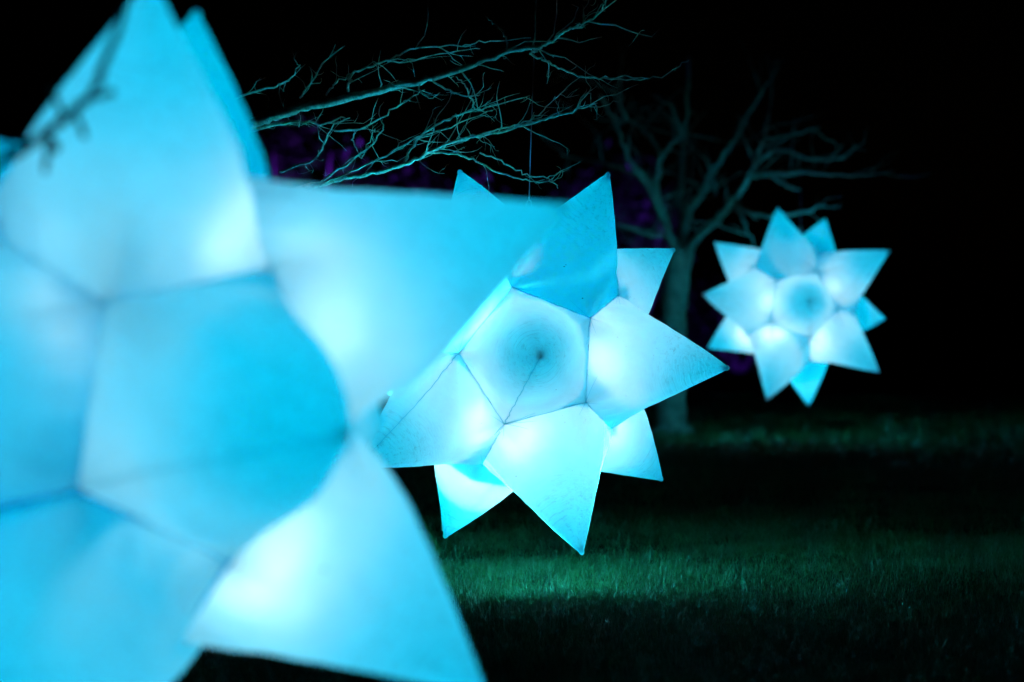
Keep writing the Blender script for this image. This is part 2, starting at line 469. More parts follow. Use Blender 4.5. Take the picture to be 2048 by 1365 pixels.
def build_star(S, idx):
    rnd = np.random.default_rng(100 + idx)
    Rm = np.array(S['R'])
    ctr = from_cam(*S['t'])
    root = empty('inflatable_star', ctr)
    tag(root, S['label'], 'star lantern')
    c0 = np.array(ctr)
    wd = {k: C2W @ (Rm @ TIPS[k]) for k in KEYS}
    cw = {k: C2W @ (Rm @ v) * R_BASE + c0 for k, v in CORNERS.items()}
    tip_at = {}
    for key, (fx, fy) in S.get('cfix', {}).items():
        dep = S['t'][2]
        cw[frozenset(key)] = cw[frozenset(key)] + C2W @ np.array([fx / F_PX * dep, fy / F_PX * dep, 0])
    for k in KEYS:
        ax = wd[k]
        cs = [(key, cw[key]) for key in cw if k in key]
        mid = np.mean([p for _, p in cs], 0)
        # order the five corners round the axis
        u = cs[0][1] - mid; ru = np.linalg.norm(u); u = u / ru
        v = np.cross(ax, u)
        cs.sort(key=lambda q: math.atan2((q[1] - mid) @ v, (q[1] - mid) @ u) % (2 * math.pi))
        sk = S['seam'].get(k)
        seam_corner = 0
        if sk:
            for q, (key, _) in enumerate(cs):
                if sk[0] in key and sk[1] in key: seam_corner = q
        else:
            seam_corner = max(range(5), key=lambda q: cs[q][1][1])
        tip = c0 + ax * R_TIP
        if k in S['fix']:
            fx, fy = S['fix'][k]
            dep = float(np.dot(tip - np.array(CAM0), np.array(FWD)))
            tip = tip + C2W @ np.array([fx / F_PX * dep, fy / F_PX * dep, 0])
        else:
            tip = tip + rnd.normal(0, .008, 3)
        hvec = tip - mid
        tip_at[k] = tip
        NA = 70
        ts = np.concatenate([np.linspace(0, .1, 9), np.linspace(.125, .965, 32), .965 + .035 * np.sin(np.linspace(.2, math.pi / 2 - .02, 7))])
        inr = ru * math.cos(math.pi / 5)
        rc = ru * .938
        verts = []; at_, aa_ = [], []
        ph = rnd.uniform(0, 6.28, 12)
        bul = .15 + rnd.uniform(-.05, .05)
        tipw = rnd.uniform(.013, .019)
        for t in ts:
            s = min(t / .36, 1); s = s * s * (3 - 2 * s)
            prof = (1 - t) * (1 + bul * t * (1 - .3 * t)) / 1.0
            if t > .965:
                prof = (.035 * (1 + bul * .965 * .71) + .007) * math.sqrt(max(0, 1 - ((t - .965) / .035) ** 2)) if t < 1 else 0
            else:
                prof = prof + .007 * (t / .965) ** 2
            for q in range(NA):
                a = 2 * math.pi * q / NA
                da = (a % (2 * math.pi / 5)) - math.pi / 5
                pr = inr / math.cos(da)
                # hem pulled slightly in between corners, pillowed just above
                rad = (pr * (1 - s) + rc * s) * prof
                env = math.exp(-((t - .10) / .09) ** 2)
                rad += env * .004 * math.sin(14 * a + ph[0] + 3 * math.sin(2 * a + ph[1]))
                rad += .0045 * (1 - t) * math.sin(2 * a + 5 * t + ph[2]) * min(1, t * 6)
                rad += .0025 * (1 - t) * math.sin(5 * a + 9 * t + ph[3]) * min(1, t * 6)
                rad += .0012 * math.sin(38 * t + 2 * a + ph[4]) * min(1, t * 5) * (1 - t)
                rad += .010 * math.sin(a + ph[7]) * t * (1 - t) * 4 * min(1, t * 4)
                # gathered along the long seam
                ds = (a - seam_corner * 2 * math.pi / 5 + math.pi) % (2 * math.pi) - math.pi
                rad -= .0065 * math.exp(-(ds / .07) ** 2) * min(1, t * 8) * (1 - t) ** .5
                rad = max(rad, 0)
                verts.append(mid + (u * math.cos(a) + v * math.sin(a)) * rad + hvec * t)
                at_.append(t); aa_.append(math.sin(a) * .5 + .5 + (.0 if a < math.pi else .3))
        nr = len(ts)
        faces = []
        for j in range(nr - 1):
            for q in range(NA):
                a = j * NA + q; b = j * NA + (q + 1) % NA
                faces.append((a, b, b + NA, a + NA))
        verts.append(tip); at_.append(1); aa_.append(.5)
        top = len(verts) - 1
        for q in range(NA):
            faces.append(((nr - 1) * NA + q, (nr - 1) * NA + (q + 1) % NA, top))
        sp = mesh_obj('spike', verts, faces, M_FAB, root, True, origin=mid)
        me = sp.data
        A = me.attributes.new('along', 'FLOAT', 'POINT'); A.data.foreach_set('value', np.array(at_, np.float32))
        B = me.attributes.new('around', 'FLOAT', 'POINT'); B.data.foreach_set('value', np.array(aa_, np.float32))
        VV = np.array(verts)
        # long seam, from one base corner to the tip
        q = int(round(seam_corner * NA / 5)) % NA
        mb = MB()
        pts = []; rr = []
        for j in range(0, nr - 2):
            p = VV[j * NA + q]
            jit = math.sin(j * 2.1 + ph[5]) * .0022 + math.sin(j * .9 + ph[6]) * .0025
            tang = VV[j * NA + (q + 1) % NA] - VV[j * NA + q - 1]
            pts.append(p + tang / (np.linalg.norm(tang) + 1e-9) * jit * (1 - ts[j]))
            rr.append(S.get('seamr', .0016))
        mb.tube(pts, rr, 5)
        mb.build('seam', M_SEAM, sp)
        # hem round the base, drawn a hair towards this spike, with puckers at the corners
        mb = MB()
        loop = []
        for q in range(NA + 1):
            p = VV[(q % NA)]
            loop.append(p + (mid - p) * .004 + ax * .0015)
        mb.tube(loop, [S.get('hemr', .0007)] * len(loop), 4, cap=False)
        mb.build('hem', M_SEAM, sp)
        mb = MB()
        for c in range(5):
            qc = int(round(c * NA / 5)) % NA
            for w in range(3):
                q0 = (qc + int(rnd.integers(-5, 6))) % NA
                ln = int(rnd.integers(2, 6))
                pts = []
                for j in range(ln + 2):
                    f = j / (ln + 1)
                    qq = qc + (((q0 - qc + NA // 2) % NA) - NA // 2) * f
                    qi = int(math.floor(qq)); fr = qq - qi
                    p = VV[j * NA + qi % NA] * (1 - fr) + VV[j * NA + (qi + 1) % NA] * fr
                    pts.append(p)
                mb.tube(pts, list(np.linspace(S.get('hemr', .0007) * 1.4, .0003, len(pts))), 4)
        tag(mb.build('puckers', M_SEAM, sp), kind='stuff')
    # inner baffle: a dodecahedral bag of cyan film; every face has a round opening with a
    # disc of film on spokes, both shaped per spike to steer the light
    mb = MB()
    mods = []
    for k in KEYS:
        ax = wd[k]
        cs = [cw[key] for key in cw if k in key]
        mid = np.mean(cs, 0)
        u = cs[0] - mid; ru = np.linalg.norm(u); u /= ru
        v = np.cross(ax, u)
        n = 60
        inr = ru * math.cos(math.pi / 5)
        hole, ho, disc, do = S['film'].get(k, (.185, (rnd.normal(0, .008), rnd.normal(0, .008), 0), .062, (0, 0, 0)))
        def inplane(o3):
            w = C2W @ np.array(o3, float)
            return w - ax * (w @ ax)
        hc = mid + inplane(ho) - ax * .012
        ang = sorted(cs, key=lambda p: math.atan2((p - mid) @ v, (p - mid) @ u))
        edges = [(0, (ang[q] + ang[(q + 1) % 5]) / 2 - mid) for q in range(5)]
        vs = []; fs = []
        for q in range(n):
            a = 2 * math.pi * q / n
            pr = inr / math.cos((a % (2 * math.pi / 5)) - math.pi / 5)
            d = u * math.cos(a) + v * math.sin(a)
            vs.append(mid + d * pr * .99 - ax * .006)
            p = hc + d * hole
            for _, ce in edges:
                nrm = ce / np.linalg.norm(ce)
                ex = (p - mid) @ nrm - inr * .985
                if ex > 0: p = p - nrm * ex
            vs.append(p)
        for q in range(n):
            a = 2 * q; b = 2 * ((q + 1) % n)
            fs.append((a, b, b + 1, a + 1))
        mb.add(vs, fs)
        dc = mid + inplane(do) - ax * .010
        if disc > 0:
            mb.add([dc + (u * math.cos(2 * math.pi * q / n) + v * math.sin(2 * math.pi * q / n)) * disc for q in range(n)], [tuple(range(n))])
            for sp_ in range(3):
                a = 2.1 * sp_ + .4
                d = u * math.cos(a) + v * math.sin(a); e_ = np.cross(ax, d)
                mb.add([dc + d * disc * .9 + e_ * .002, dc + d * disc * .9 - e_ * .002, hc + d * hole * 1.05 - e_ * .002, hc + d * hole * 1.05 + e_ * .002], [(0, 1, 2, 3)])
        mods.append((mid, tip_at[k] - mid))
    mb.build('inner_film', M_BAF_T, root)
    # lamp in the middle: housing above, bulb below
    lo = c0 + C2W @ np.array(S['lamp'])
    mb = MB()
    mb.tube([lo + np.array([0, 0, z]) for z in (.052, .058, .075, .12, .13)], [.030, .058, .06, .05, .02], 20)
    mb.build('lamp_housing', M_HOUSE, root)
    mb = MB()
    mb.tube([lo + np.array([0, 0, .13]), c0 + np.array([0, 0, .38])], [.005, .005], 6)
    mb.build('lamp_cord', M_HOUSE, root)
    def lamp(name, kind, off, power, col, soft):
        ld = bpy.data.lights.new(name, kind)
        ld.energy = power
        ld.shadow_soft_size = soft
        ld.color = col
        ob = bpy.data.objects.new(name, ld)
        ob.location = Vector(lo) - root.location + Vector(off)
        link(ob, root)
        return ob
    lamp('white_emitter', 'POINT', (0, 0, 0), S['white'], S.get('wcol', (1.0, .86, .80)), S['soft'])
    for p, ax in mods[:-1]:
        mbt = MB()
        hs = np.linspace(S.get('tube0', .08), S.get('tube1', .93), 7)
        mbt.tube([p + ax * h for h in hs], [.10 * .25 * (1 - h) for h in hs], 10)
        mbt.build('cyan_fill_cone', S['tube'], root)  # unseen glowing cone added to fill the spike with even cyan
    # small unseen emitters added near the joins to make hot spots on the skin
    for k, near, pw in S['hot']:
        j = np.mean([cw[key] for key in cw if set(near) <= key], 0)
        ks_ = np.mean([cw[key] for key in cw if k in key], 0)
        inner = ks_ + (tip_at[k] - ks_) * .16
        p = j + (inner - j) * .46
        lamp('join_emitter', 'POINT', p - lo, pw, (1.0, .56, .52), .03)
    for k, back, ang, pw in S.get('spot', ()):  # unseen spot added to throw a bright crescent on the spike wall
        axu = wd[k] / np.linalg.norm(wd[k])
        ob = lamp('spot_emitter', 'SPOT', c0 + axu * (.373 - back) - lo, pw, (1.0, .64, .60), .012)
        ob.data.spot_size = math.radians(ang); ob.data.spot_blend = .1
        ob.rotation_euler = Vector(axu).to_track_quat('-Z', 'Y').to_euler()
    # stronger hidden emitters added to brighten the lawn and limbs: one in the rear spike
    if S['beam']:
        lamp('rear_fill_emitter', 'POINT', c0 + wd['B'] * (.37 + .13) - lo, S['beam'], (.05, .85, 1), .04)
        mbr = MB()
        mbr.tube([c0 + wd['B'] * .371, c0 + wd['B'] * .377], [.218, .218], 30)
        mbr.build('rear_light_block', M_REFL, root)  # added opaque disc, keeps the rear fill light out of the core
    for k in S.get('closed', ()):
        mbr = MB()
        mbr.tube([c0 + wd[k] * .371, c0 + wd[k] * .377], [.218, .218], 30)
        mbr.build('side_light_block', M_REFL, root)  # unseen disc added so the side fill light cannot leak inwards
    for k in S.get('split', ()):
        # white divider added unseen in the spike, keeps its fill light to the rear half
        ax = wd[k]; zf = C2W @ np.array([0, 0, 1.]); zf = zf - ax * (zf @ ax); zf /= np.linalg.norm(zf)
        sd = np.cross(ax, zf); o_ = c0 + ax * .374 + zf * .035
        mbr = MB(); nn = 10
        vs = []
        for i in range(nn):
            h = .50 * i / (nn - 1); w_ = .232 * (1 - h / .535)
            vs += [o_ + ax * h - zf * (.035 * h / .53) + sd * w_, o_ + ax * h - zf * (.035 * h / .53) - sd * w_]
        mbr.add(vs, [(2 * i, 2 * i + 1, 2 * i + 3, 2 * i + 2) for i in range(nn - 1)])
        # floor of the rear half, closing it from the core
        vs = [o_ + sd * .23, o_ - sd * .23] + [c0 + ax * .376 + sd * (-.23 * math.cos(a)) + zf * (.23 * math.sin(a)) for a in np.linspace(.25, math.pi - .25, 9)]
        mbr.add(vs, [tuple(range(len(vs)))])
        mbr.build('divider', M_REFL, root)
    for k, pw, h, back in S.get('extra', []):
        p = c0 + wd[k] * (.37 + h) + C2W @ np.array([0, 0, back])
        lamp('side_fill_emitter', 'POINT', p - lo, pw, (.12, .9, 1), .03)  # added fill light for branches and grass, hidden in the spike
    # where the cable takes hold: middle of the hem between two upper spikes
    ks = [cw[key] for key in cw if S['hang'][0] in key and S['hang'][1] in key]
    return root, Vector(np.mean(ks, 0))


# unseen film, tinted so that lamp light passing through it turns cyan
M_BAF_T, nt, out = new_mat('cyan_film')
tb = nt.nodes.new('ShaderNodeBsdfTransparent'); tb.inputs[0].default_value = (.0, .50, .70, 1)
tl_ = nt.nodes.new('ShaderNodeBsdfTranslucent'); tl_.inputs[0].default_value = (.0, .7, .95, 1)
mx = nt.nodes.new('ShaderNodeMixShader'); mx.inputs[0].default_value = .25
nt.links.new(tb.outputs[0], mx.inputs[1]); nt.links.new(tl_.outputs[0], mx.inputs[2]); nt.links.new(mx.outputs[0], out.inputs[0])
def glow_material(name, col, strength):
    m, nt, out = new_mat(name)
    e = nt.nodes.new('ShaderNodeEmission')
    e.inputs[0].default_value = (*col, 1); e.inputs[1].default_value = strength
    nt.links.new(e.outputs[0], out.inputs[0])
    return m


for S, st in zip(STARS, (9.2, 10.8, 12.5)):
    S['tube'] = glow_material('cyan_fill_glow', (0, .67, 1.0), st)  # glow of the added fill cones
star_info = [build_star(S, i) for i, S in enumerate(STARS)]


def ring_pts(c, r, ax1, ax2, n=16):
    return [Vector(c) + Vector(ax1) * (r * math.cos(2 * math.pi * i / n)) + Vector(ax2) * (r * math.sin(2 * math.pi * i / n)) for i in range(n + 1)]


def cable(anchor, top, label):
    root = empty('hanging_cable', top)
    tag(root, label, 'cable')
    mb = MB()
    hook = anchor + (top - anchor).normalized() * .20
    mb.tube([top, hook], [.0022, .0022], 6)
    mb.build('cord', M_CABLE, root)
    mb = MB()
    # long oval snap hook
    pts = []
    for i in range(21):
        a = 2 * math.pi * i / 20
        pts.append(hook + Vector((.011 * math.cos(a), 0, -.028 + .028 * math.sin(a))))
    mb.tube(pts, [.003] * 21, 6, cap=False)
    mb.tube(ring_pts(hook + Vector((0, 0, .004)), .007, (0, 1, 0), (0, 0, 1)), [.0022] * 17, 5, cap=False)
    mb.build('snap_hook', M_STEEL, root)
    mb = MB()
    a = hook - Vector((0, 0, .054))
    mb.tube([a, anchor + Vector((.03, 0, .005))], [.0022] * 2, 5)
    mb.tube([a, anchor + Vector((-.03, 0, .005))], [.0022] * 2, 5)
    mb.build('sling', M_CABLE, root)
    mb = MB()
    mb.tube(ring_pts(top + Vector((0, 0, .012)), .016, (0, 1, 0), (0, 0, 1)), [.003] * 17, 6, cap=False)
    mb.tube([top + Vector((-.012, 0, .0)), top + Vector((.016, 0, .004))], [.006, .006], 8)
    mb.build('eye_bolt', M_STEEL, root)
    return root


top_mid = at(1068, 104, star_info[0][1].y / math.cos(PITCH))
cable(star_info[0][1], top_mid, 'thin cable with a steel snap hook holding the star in focus from a branch')
a = star_info[1][1]
top_far = Vector((a.x, a.y, at(1603, 345, 31.1).z))
cable(a, top_far, 'thin faint cable above the small distant star')
a = star_info[2][1]
top_front = Vector((a.x + .0, a.y, 2.55))
cable(a, top_front, 'cable above the huge blurred star, behind its upper spike')

# ------------------------------------------------------------------ trees


def traced(pts, d0, rnd, dvar=.25, rscale=1.0):
    """pts: (px, py, radius_px[, depth offset]); own depth drifts smoothly along the branch"""
    P = []; Rr = []
    dd = d0; slope = rnd.uniform(-dvar, dvar)
    n = len(pts)
    for i, p in enumerate(pts):
        if len(p) > 3:
            d = d0 + p[3]
        else:
            d = dd + slope * (i / max(1, n - 1))
        P.append(at(p[0], p[1], d)); Rr.append(p[2] * rscale / F_PX * d)
    return P, Rr


def twiglets(mb, P, Rr, rnd, count, lmin, lmax, r0, bias=Vector((.5, 0, .25)), depth=1, start=.1):
    n = len(P)
    for _ in range(max(1, int(count * .9))):
        i = min(n - 2, max(1, int(n * rnd.uniform(start, 1))))
        p = P[i]; t = (P[i + 1] - P[i - 1]).normalized()
        d = (t * rnd.uniform(.3, 1.0) + Vector((rnd.gauss(0, .45), rnd.gauss(0, .6), rnd.gauss(0, .55))) + bias * .35).normalized()
        ln = rnd.uniform(lmin, lmax)
        m = rnd.randint(5, 8)
        pts = [p]; q = p.copy()
        for j in range(m):
            kk = .42 if rnd.random() < .45 else .1
            d = (d + Vector((rnd.gauss(0, kk), rnd.gauss(0, kk), rnd.gauss(0, kk) + .03))).normalized()
            q = q + d * (ln / m); pts.append(q)
        r = min(r0 * .85, Rr[i] * .7)
        rr = [r * (1 - .75 * j / m) for j in range(m + 1)]
        # swollen buds along the twig
        for j in range(1, m):
            if rnd.random() < .4: rr[j] *= 1.5
        mb.tube(pts, rr, 5)
        if depth > 0 and rnd.random() < .7:
            twiglets(mb, pts, rr, rnd, rnd.randint(1, 3), lmin * .3, lmax * .35, r * .7, bias, depth - 1)


def branch(parent, pts, d0, rnd, tw=6, tl=(.06, .3), tr=.003, dvar=.25, mat=None, sides=8, wob=.0034, bias=Vector((.5, 0, .25)), sub=5, depth=1, start=.1):
    P, Rr = traced(pts, d0, rnd, dvar, .68 if mat is None else .56)
    P, Rr = spline(P, Rr, sub, wob, rnd)
    mb = MB(); mb.tube(P, Rr, sides)
    b = mb.build('branch', mat or M_BARK_N, parent)
    if tw:
        mb = MB()
        twiglets(mb, P, Rr, rnd, tw, tl[0], tl[1], tr, bias, depth, start)
        tag(mb.build('twigs', M_TWIG, b), kind='stuff')
    return b


# tree whose limbs carry the star in focus; its stem stands behind the nearest star
rnd = random.Random(5)
base = at(285, 1180, 15.9); base.z = float(gz(base.x, base.y)) - .05
tree = empty('bare_tree', base)
tag(tree, 'bare tree whose twiggy limbs reach over the star in focus', 'tree')
pts = [base, base + Vector((.01, 0, .12)), at(290, 900, 15.9), at(282, 600, 15.9), at(270, 380, 15.9), at(262, 250, 15.9), at(268, 100, 16.0), at(285, -150, 16.1), at(300, -500, 16.3)]
P, Rr = spline(pts, [.15, .115, .10, .095, .09, .08, .06, .045, .03], 5, .003, rnd)
mb = MB(); mb.tube(P, Rr, 14); mb.build('trunk', M_BARK_N, tree)
D0 = 15.55
B = lambda pts, **k: branch(tree, pts, D0, rnd, **k)
A = [(262, 300, 19, .4), (380, 285, 17, .3), (500, 250, 15.5, .2), (540, 236, 14.5, .15), (600, 216, 13, .1), (660, 205, 12, .08), (720, 190, 11, .05), (780, 176, 10, .03), (840, 163, 9.3, .0), (900, 146, 8.6, 0), (950, 128, 7.8, 0), (1000, 110, 7.2, .0), (1050, 97, 6.5, 0), (1068, 97, 5.6, 0), (1085, 92, 5, 0), (1110, 78, 4.6, -.02), (1135, 62, 4.2, -.05), (1165, 48, 3.8, -.08), (1190, 36, 3.2, -.1), (1207, 12, 2.6, -.15), (1215, -15, 2.2, -.2), (1235, -70, 1.5, -.25)]
B(A, tw=30, tl=(.08, .34), tr=.0032, start=.3)
B([(1060, 108, 3.6, 0), (1085, 120, 3.2, -.05), (1118, 136, 2.8, -.1), (1150, 150, 2.6, -.12), (1190, 156, 2.4, -.1), (1240, 160, 2, -.1), (1300, 157, 1.6, -.1)], tw=3, tl=(.05, .15), tr=.0015)
B([(1205, 157, 2, -.1), (1250, 154, 1.8, -.12), (1290, 156, 1.5, -.14), (1330, 152, 1.3, -.15), (1355, 135, 1.1, -.18), (1378, 120, .8, -.2)], tw=2, tl=(.04, .1), tr=.0012)
B([(696, 184, 4.2, 0), (698, 165, 3.8, .0), (706, 148, 3.5, .05), (740, 134, 3.2, .1), (780, 118, 2.8, .15), (830, 98, 2.6, .2), (880, 92, 2.2, .2), (930, 90, 1.8, .22), (980, 84, 1.5, .25), (1062, 76, 1, .3)], tw=10, tl=(.06, .25), tr=.0022)
B([(775, 124, 2.4, .14), (820, 122, 2, .16), (880, 110, 1.6, .2), (960, 98, 1.1, .22)], tw=3, tr=.0015)
B([(1012, 98, 2.6, 0), (1015, 82, 2.3, .03), (1003, 60, 2, .05), (985, 45, 1.6, .08), (970, 33, 1.2, .1)], tw=2, tl=(.03, .08), tr=.0014)
# lower limb
B([(270, 430, 14, .5), (400, 410, 12, .35), (540, 388, 10, .2), (640, 368, 8.2, .1), (700, 354, 7.2, .05), (755, 346, 6.4, 0), (806, 330, 6, -.05), (845, 311, 5.6, -.08), (885, 293, 5, -.1), (945, 276, 4.4, -.12), (1010, 261, 4, -.1), (1060, 246, 3.5, -.08), (1100, 236, 3, -.06), (1145, 224, 2.4, -.1), (1195, 207, 1.5, -.15)], tw=24, tl=(.07, .30), tr=.0028, start=.35)
B([(806, 328, 4.4, -.05), (826, 292, 4, 0), (845, 270, 3.7, .02), (880, 247, 3.3, .05), (930, 226, 2.8, .08), (985, 212, 2.2, .1), (1060, 191, 1.2, .15)], tw=14, tl=(.06, .26), tr=.002)
B([(845, 311, 3.8, -.08), (900, 286, 3.4, -.15), (960, 270, 3, -.2), (1020, 252, 2.4, -.24), (1065, 240, 1.9, -.25), (1092, 215, 1.5, -.28), (1128, 180, 1.2, -.3), (1160, 154, .8, -.32)], tw=9, tl=(.05, .2), tr=.002)
B([(858, 305, 3.6, -.08), (905, 309, 3.2, -.14), (945, 318, 2.9, -.18), (980, 338, 2.7, -.2), (1020, 352, 2.4, -.2), (1060, 361, 2.1, -.22), (1105, 364, 1.5, -.24), (1116, 378, 1, -.25)], tw=7, tl=(.05, .2), tr=.0018)
B([(960, 306, 2.6, -.1), (1000, 322, 2.3, -.14), (1040, 345, 2.1, -.16), (1072, 356, 1.9, -.18), (1110, 350, 1.6, -.2), (1165, 320, 1, -.22)], tw=4, tl=(.05, .14), tr=.0015)
B([(640, 372, 4, .0), (700, 345, 3.4, -.1), (760, 318, 3, -.15), (830, 278, 2.5, -.2), (900, 253, 2, -.24), (985, 222, 1.2, -.3)], tw=12, tl=(.06, .24), tr=.002)
B([(620, 378, 4, .1), (690, 330, 3.2, .2), (735, 300, 2.6, .25), (762, 268, 2, .28), (765, 240, 1.2, .3)], tw=8, tl=(.05, .2), tr=.0018)
# small limbs between
B([(420, 240, 5, .5), (480, 195, 3.4, .5), (545, 175, 2.6, .52), (575, 160, 2, .54), (600, 130, 1.2, .56)], tw=6, tl=(.06, .2), tr=.002)
B([(600, 196, 3, .1), (625, 160, 2.5, .14), (652, 120, 2, .18), (690, 92, 1.2, .2)], tw=6, tl=(.06, .2), tr=.002)
B([(652, 192, 3, .1), (668, 170, 2.4, .1), (700, 148, 1.6, .1)], tw=3, tr=.0016)
B([(480, 268, 7, .3), (540, 252, 6, .2), (590, 244, 4.6, .15), (640, 248, 3, .1), (690, 236, 2, .05)], tw=10, tl=(.06, .24), tr=.0022)
B([(560, 345, 4, .2), (630, 318, 3.2, .1), (650, 285, 2.8, .05), (668, 250, 2.3, 0), (700, 236, 1.6, -.05)], tw=8, tl=(.05, .2), tr=.002)
B([(668, 262, 3, .1), (720, 258, 2.8, .08), (770, 230, 2.4, .06), (820, 196, 2, .04), (850, 180, 1.6, .02)], tw=8, tl=(.05, .2), tr=.002)
B([(708, 262, 2.4, .1), (706, 280, 2.2, .12), (716, 300, 1.8, .12), (722, 318, 1, .12)], tw=2, tl=(.03, .08), tr=.0014)
B([(722, 318, 1.6, .1), (735, 290, 1.9, .1), (750, 258, 1.3, .1)], tw=2, tl=(.03, .08), tr=.0014)
B([(862, 158, 3.2, 0), (890, 178, 2.8, -.05), (930, 192, 2.2, -.08), (960, 190, 1.2, -.1)], tw=5, tl=(.04, .14), tr=.0018)
B([(950, 220, 2.6, .05), (940, 195, 2.3, .02), (928, 170, 2, 0), (912, 154, 1.2, 0)], tw=2, tl=(.03, .08), tr=.0014)
B([(845, 166, 2.6, 0), (838, 180, 2.2, -.04), (862, 196, 1.6, -.08), (880, 186, 1, -.1)], tw=2, tl=(.03, .08), tr=.0014)

# background tree with the forked stem
rnd = random.Random(8)
DF = 33.6
fb = at(1342, 868, DF); fb.z = float(gz(fb.x, fb.y)) - .06
ft = empty('bare_tree', fb)
tag(ft, 'blurred bare tree with a forked stem behind the distant star', 'tree')
P, Rr = spline([fb, fb + Vector((0, 0, .10)), at(1344, 780, DF), at(1348, 650, DF), at(1353, 560, DF), at(1362, 500, DF)], [.24, .155, .125, .118, .115, .12], 5, .008, rnd)
mb = MB(); mb.tube(P, Rr, 14); mb.build('trunk', M_BARK_F, ft)
T = lambda pts, **k: branch(ft, pts, DF, rnd, mat=M_BARK_F, wob=.007, **{**dict(tw=13, tl=(.25, .9), tr=.006, depth=1, dvar=.8), **k})
T([(1355, 530, 20, 0), (1338, 470, 17, -.1), (1322, 420, 15, -.2), (1308, 385, 13, -.3), (1280, 345, 11, -.4), (1262, 325, 9, -.5), (1240, 275, 7, -.6), (1225, 235, 5, -.6), (1200, 190, 3, -.7)])
T([(1362, 520, 22, 0), (1368, 450, 19, .1), (1378, 425, 17, .1), (1405, 385, 14, .15), (1430, 335, 11, .2), (1465, 285, 9, .2), (1490, 240, 7, .3), (1515, 200, 5, .3), (1535, 165, 3, .3)])
T([(1322, 425, 13, -.2), (1313, 380, 12, -.3), (1318, 335, 11, -.3), (1322, 315, 10, -.35), (1345, 288, 8, -.4), (1362, 265, 6, -.4), (1350, 235, 5, -.5), (1340, 205, 3, -.5)])
T([(1322, 315, 9, -.3), (1300, 275, 8, -.2), (1275, 250, 7, -.1), (1250, 235, 5, 0), (1235, 200, 3, 0)])
T([(1366, 520, 19, 0), (1395, 478, 16, -.3), (1440, 430, 14, -.7), (1468, 402, 13, -1.0), (1500, 352, 10, -1.3), (1515, 315, 8, -1.5), (1528, 270, 6, -1.6), (1540, 225, 4, -1.6)])
T([(1330, 472, 9, 0), (1300, 468, 9, -.2), (1275, 460, 8, -.3), (1235, 448, 5, -.4), (1200, 440, 3, -.4)], tw=3)
T([(1306, 388, 8, -.3), (1275, 350, 7, -.2), (1230, 335, 6, -.1), (1180, 322, 4, 0), (1120, 310, 2.5, .1)], tw=4)
T([(1368, 470, 13, .2), (1360, 400, 11, .5), (1365, 330, 9, .7), (1372, 250, 7, .8), (1376, 180, 5, .9), (1380, 110, 3, 1)], tw=4)
T([(1422, 350, 7, .1), (1418, 330, 6, .1), (1405, 310, 4, .1)], tw=1)
T([(1425, 352, 6, .1), (1432, 375, 5, 0), (1428, 395, 3, 0)], tw=0)
T([(1470, 404, 9, -1.0), (1500, 425, 8, -1.4), (1550, 432, 7.5, -1.8), (1600, 425, 6.5, -2.1), (1650, 412, 4, -2.3)], tw=5, tl=(.15, .4))
T([(1472, 410, 7, -1.0), (1490, 450, 6, -1.2), (1508, 490, 4, -1.2)], tw=1)
T([(1500, 352, 8, -1.3), (1540, 350, 7, -1.8), (1603, 343, 6.5, -2.48), (1660, 350, 5.5, -2.8), (1720, 352, 4, -3.0), (1790, 340, 2.5, -3.1)], tw=7, tl=(.2, .7))
T([(1512, 325, 7, -1.5), (1560, 300, 6, -1.8), (1620, 318, 5, -2.0), (1690, 318, 3, -2.2)], tw=6, tl=(.2, .6))
T([(1528, 275, 5.5, -1.6), (1580, 270, 4.5, -1.8), (1640, 255, 3, -2)], tw=4, tl=(.2, .6))
T([(1540, 350, 6, -1.8), (1575, 372, 5, -1.9), (1600, 380, 3.5, -2.0)], tw=2)

# tree beside the nearest star: stem outside the picture, one drooping branch crosses the star
rnd = random.Random(21)
nb = Vector((-2.3, 6.9, 0)); nb.z = float(gz(nb.x, nb.y)) - .05
nt_ = empty('bare_tree', nb)
tag(nt_, 'overhanging tree with one dark drooping branch before the huge star', 'tree')
P, Rr = spline([nb, nb + Vector((.02, 0, .15)), nb + Vector((.03, .02, 1.0)), nb + Vector((.1, 0, 1.9)), nb + Vector((.16, .05, 3.2)), nb + Vector((.1, .1, 4.6))], [.19, .14, .125, .115, .09, .05], 5, .004, rnd)
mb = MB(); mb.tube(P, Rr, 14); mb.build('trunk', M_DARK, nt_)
# limb that carries the cable
lim = [nb + Vector((.1, 0, 1.95)), Vector((-1.7, 7.0, 2.35)), Vector((-1.2, 7.2, 2.5)), top_front + Vector((0, 0, .03)), top_front + Vector((.5, .15, .12)), top_front + Vector((1.1, .2, .35))]
P, Rr = spline(lim, [.07, .05, .04, .032, .022, .01], 5, .004, rnd)
mb = MB(); mb.tube(P, Rr, 10); lb_ = mb.build('branch', M_BARK_N, nt_)
mb = MB(); twiglets(mb, P, Rr, rnd, 10, .1, .4, .005, Vector((.2, 0, .6)), 1, .4); tag(mb.build('twigs', M_TWIG, lb_), kind='stuff')
DN = 6.5
dp = [nb + Vector((.06, 0, 1.45)), Vector((-1.7, 6.5, 1.36)), Vector((-1.1, 6.0, 1.30))]
dr = [.03, .018, .011]
for x, y, r, d in [(-60, 372, 9.5, 0), (-10, 332, 9, 0), (45, 300, 9.5, -.02), (90, 268, 9, -.04), (130, 238, 9, -.05), (180, 192, 8.5, -.06), (212, 120, 7.5, -.1), (238, 55, 6.5, -.14), (248, 10, 5.5, -.17), (262, -60, 4, -.2)]:
    dp.append(at(x, y, DN + d)); dr.append(r * 1.1 / F_PX * DN)
P, Rr = spline(dp, dr, 5, .0012, rnd)
mb = MB(); mb.tube(P, Rr, 8); db = mb.build('branch', M_DARK, nt_)
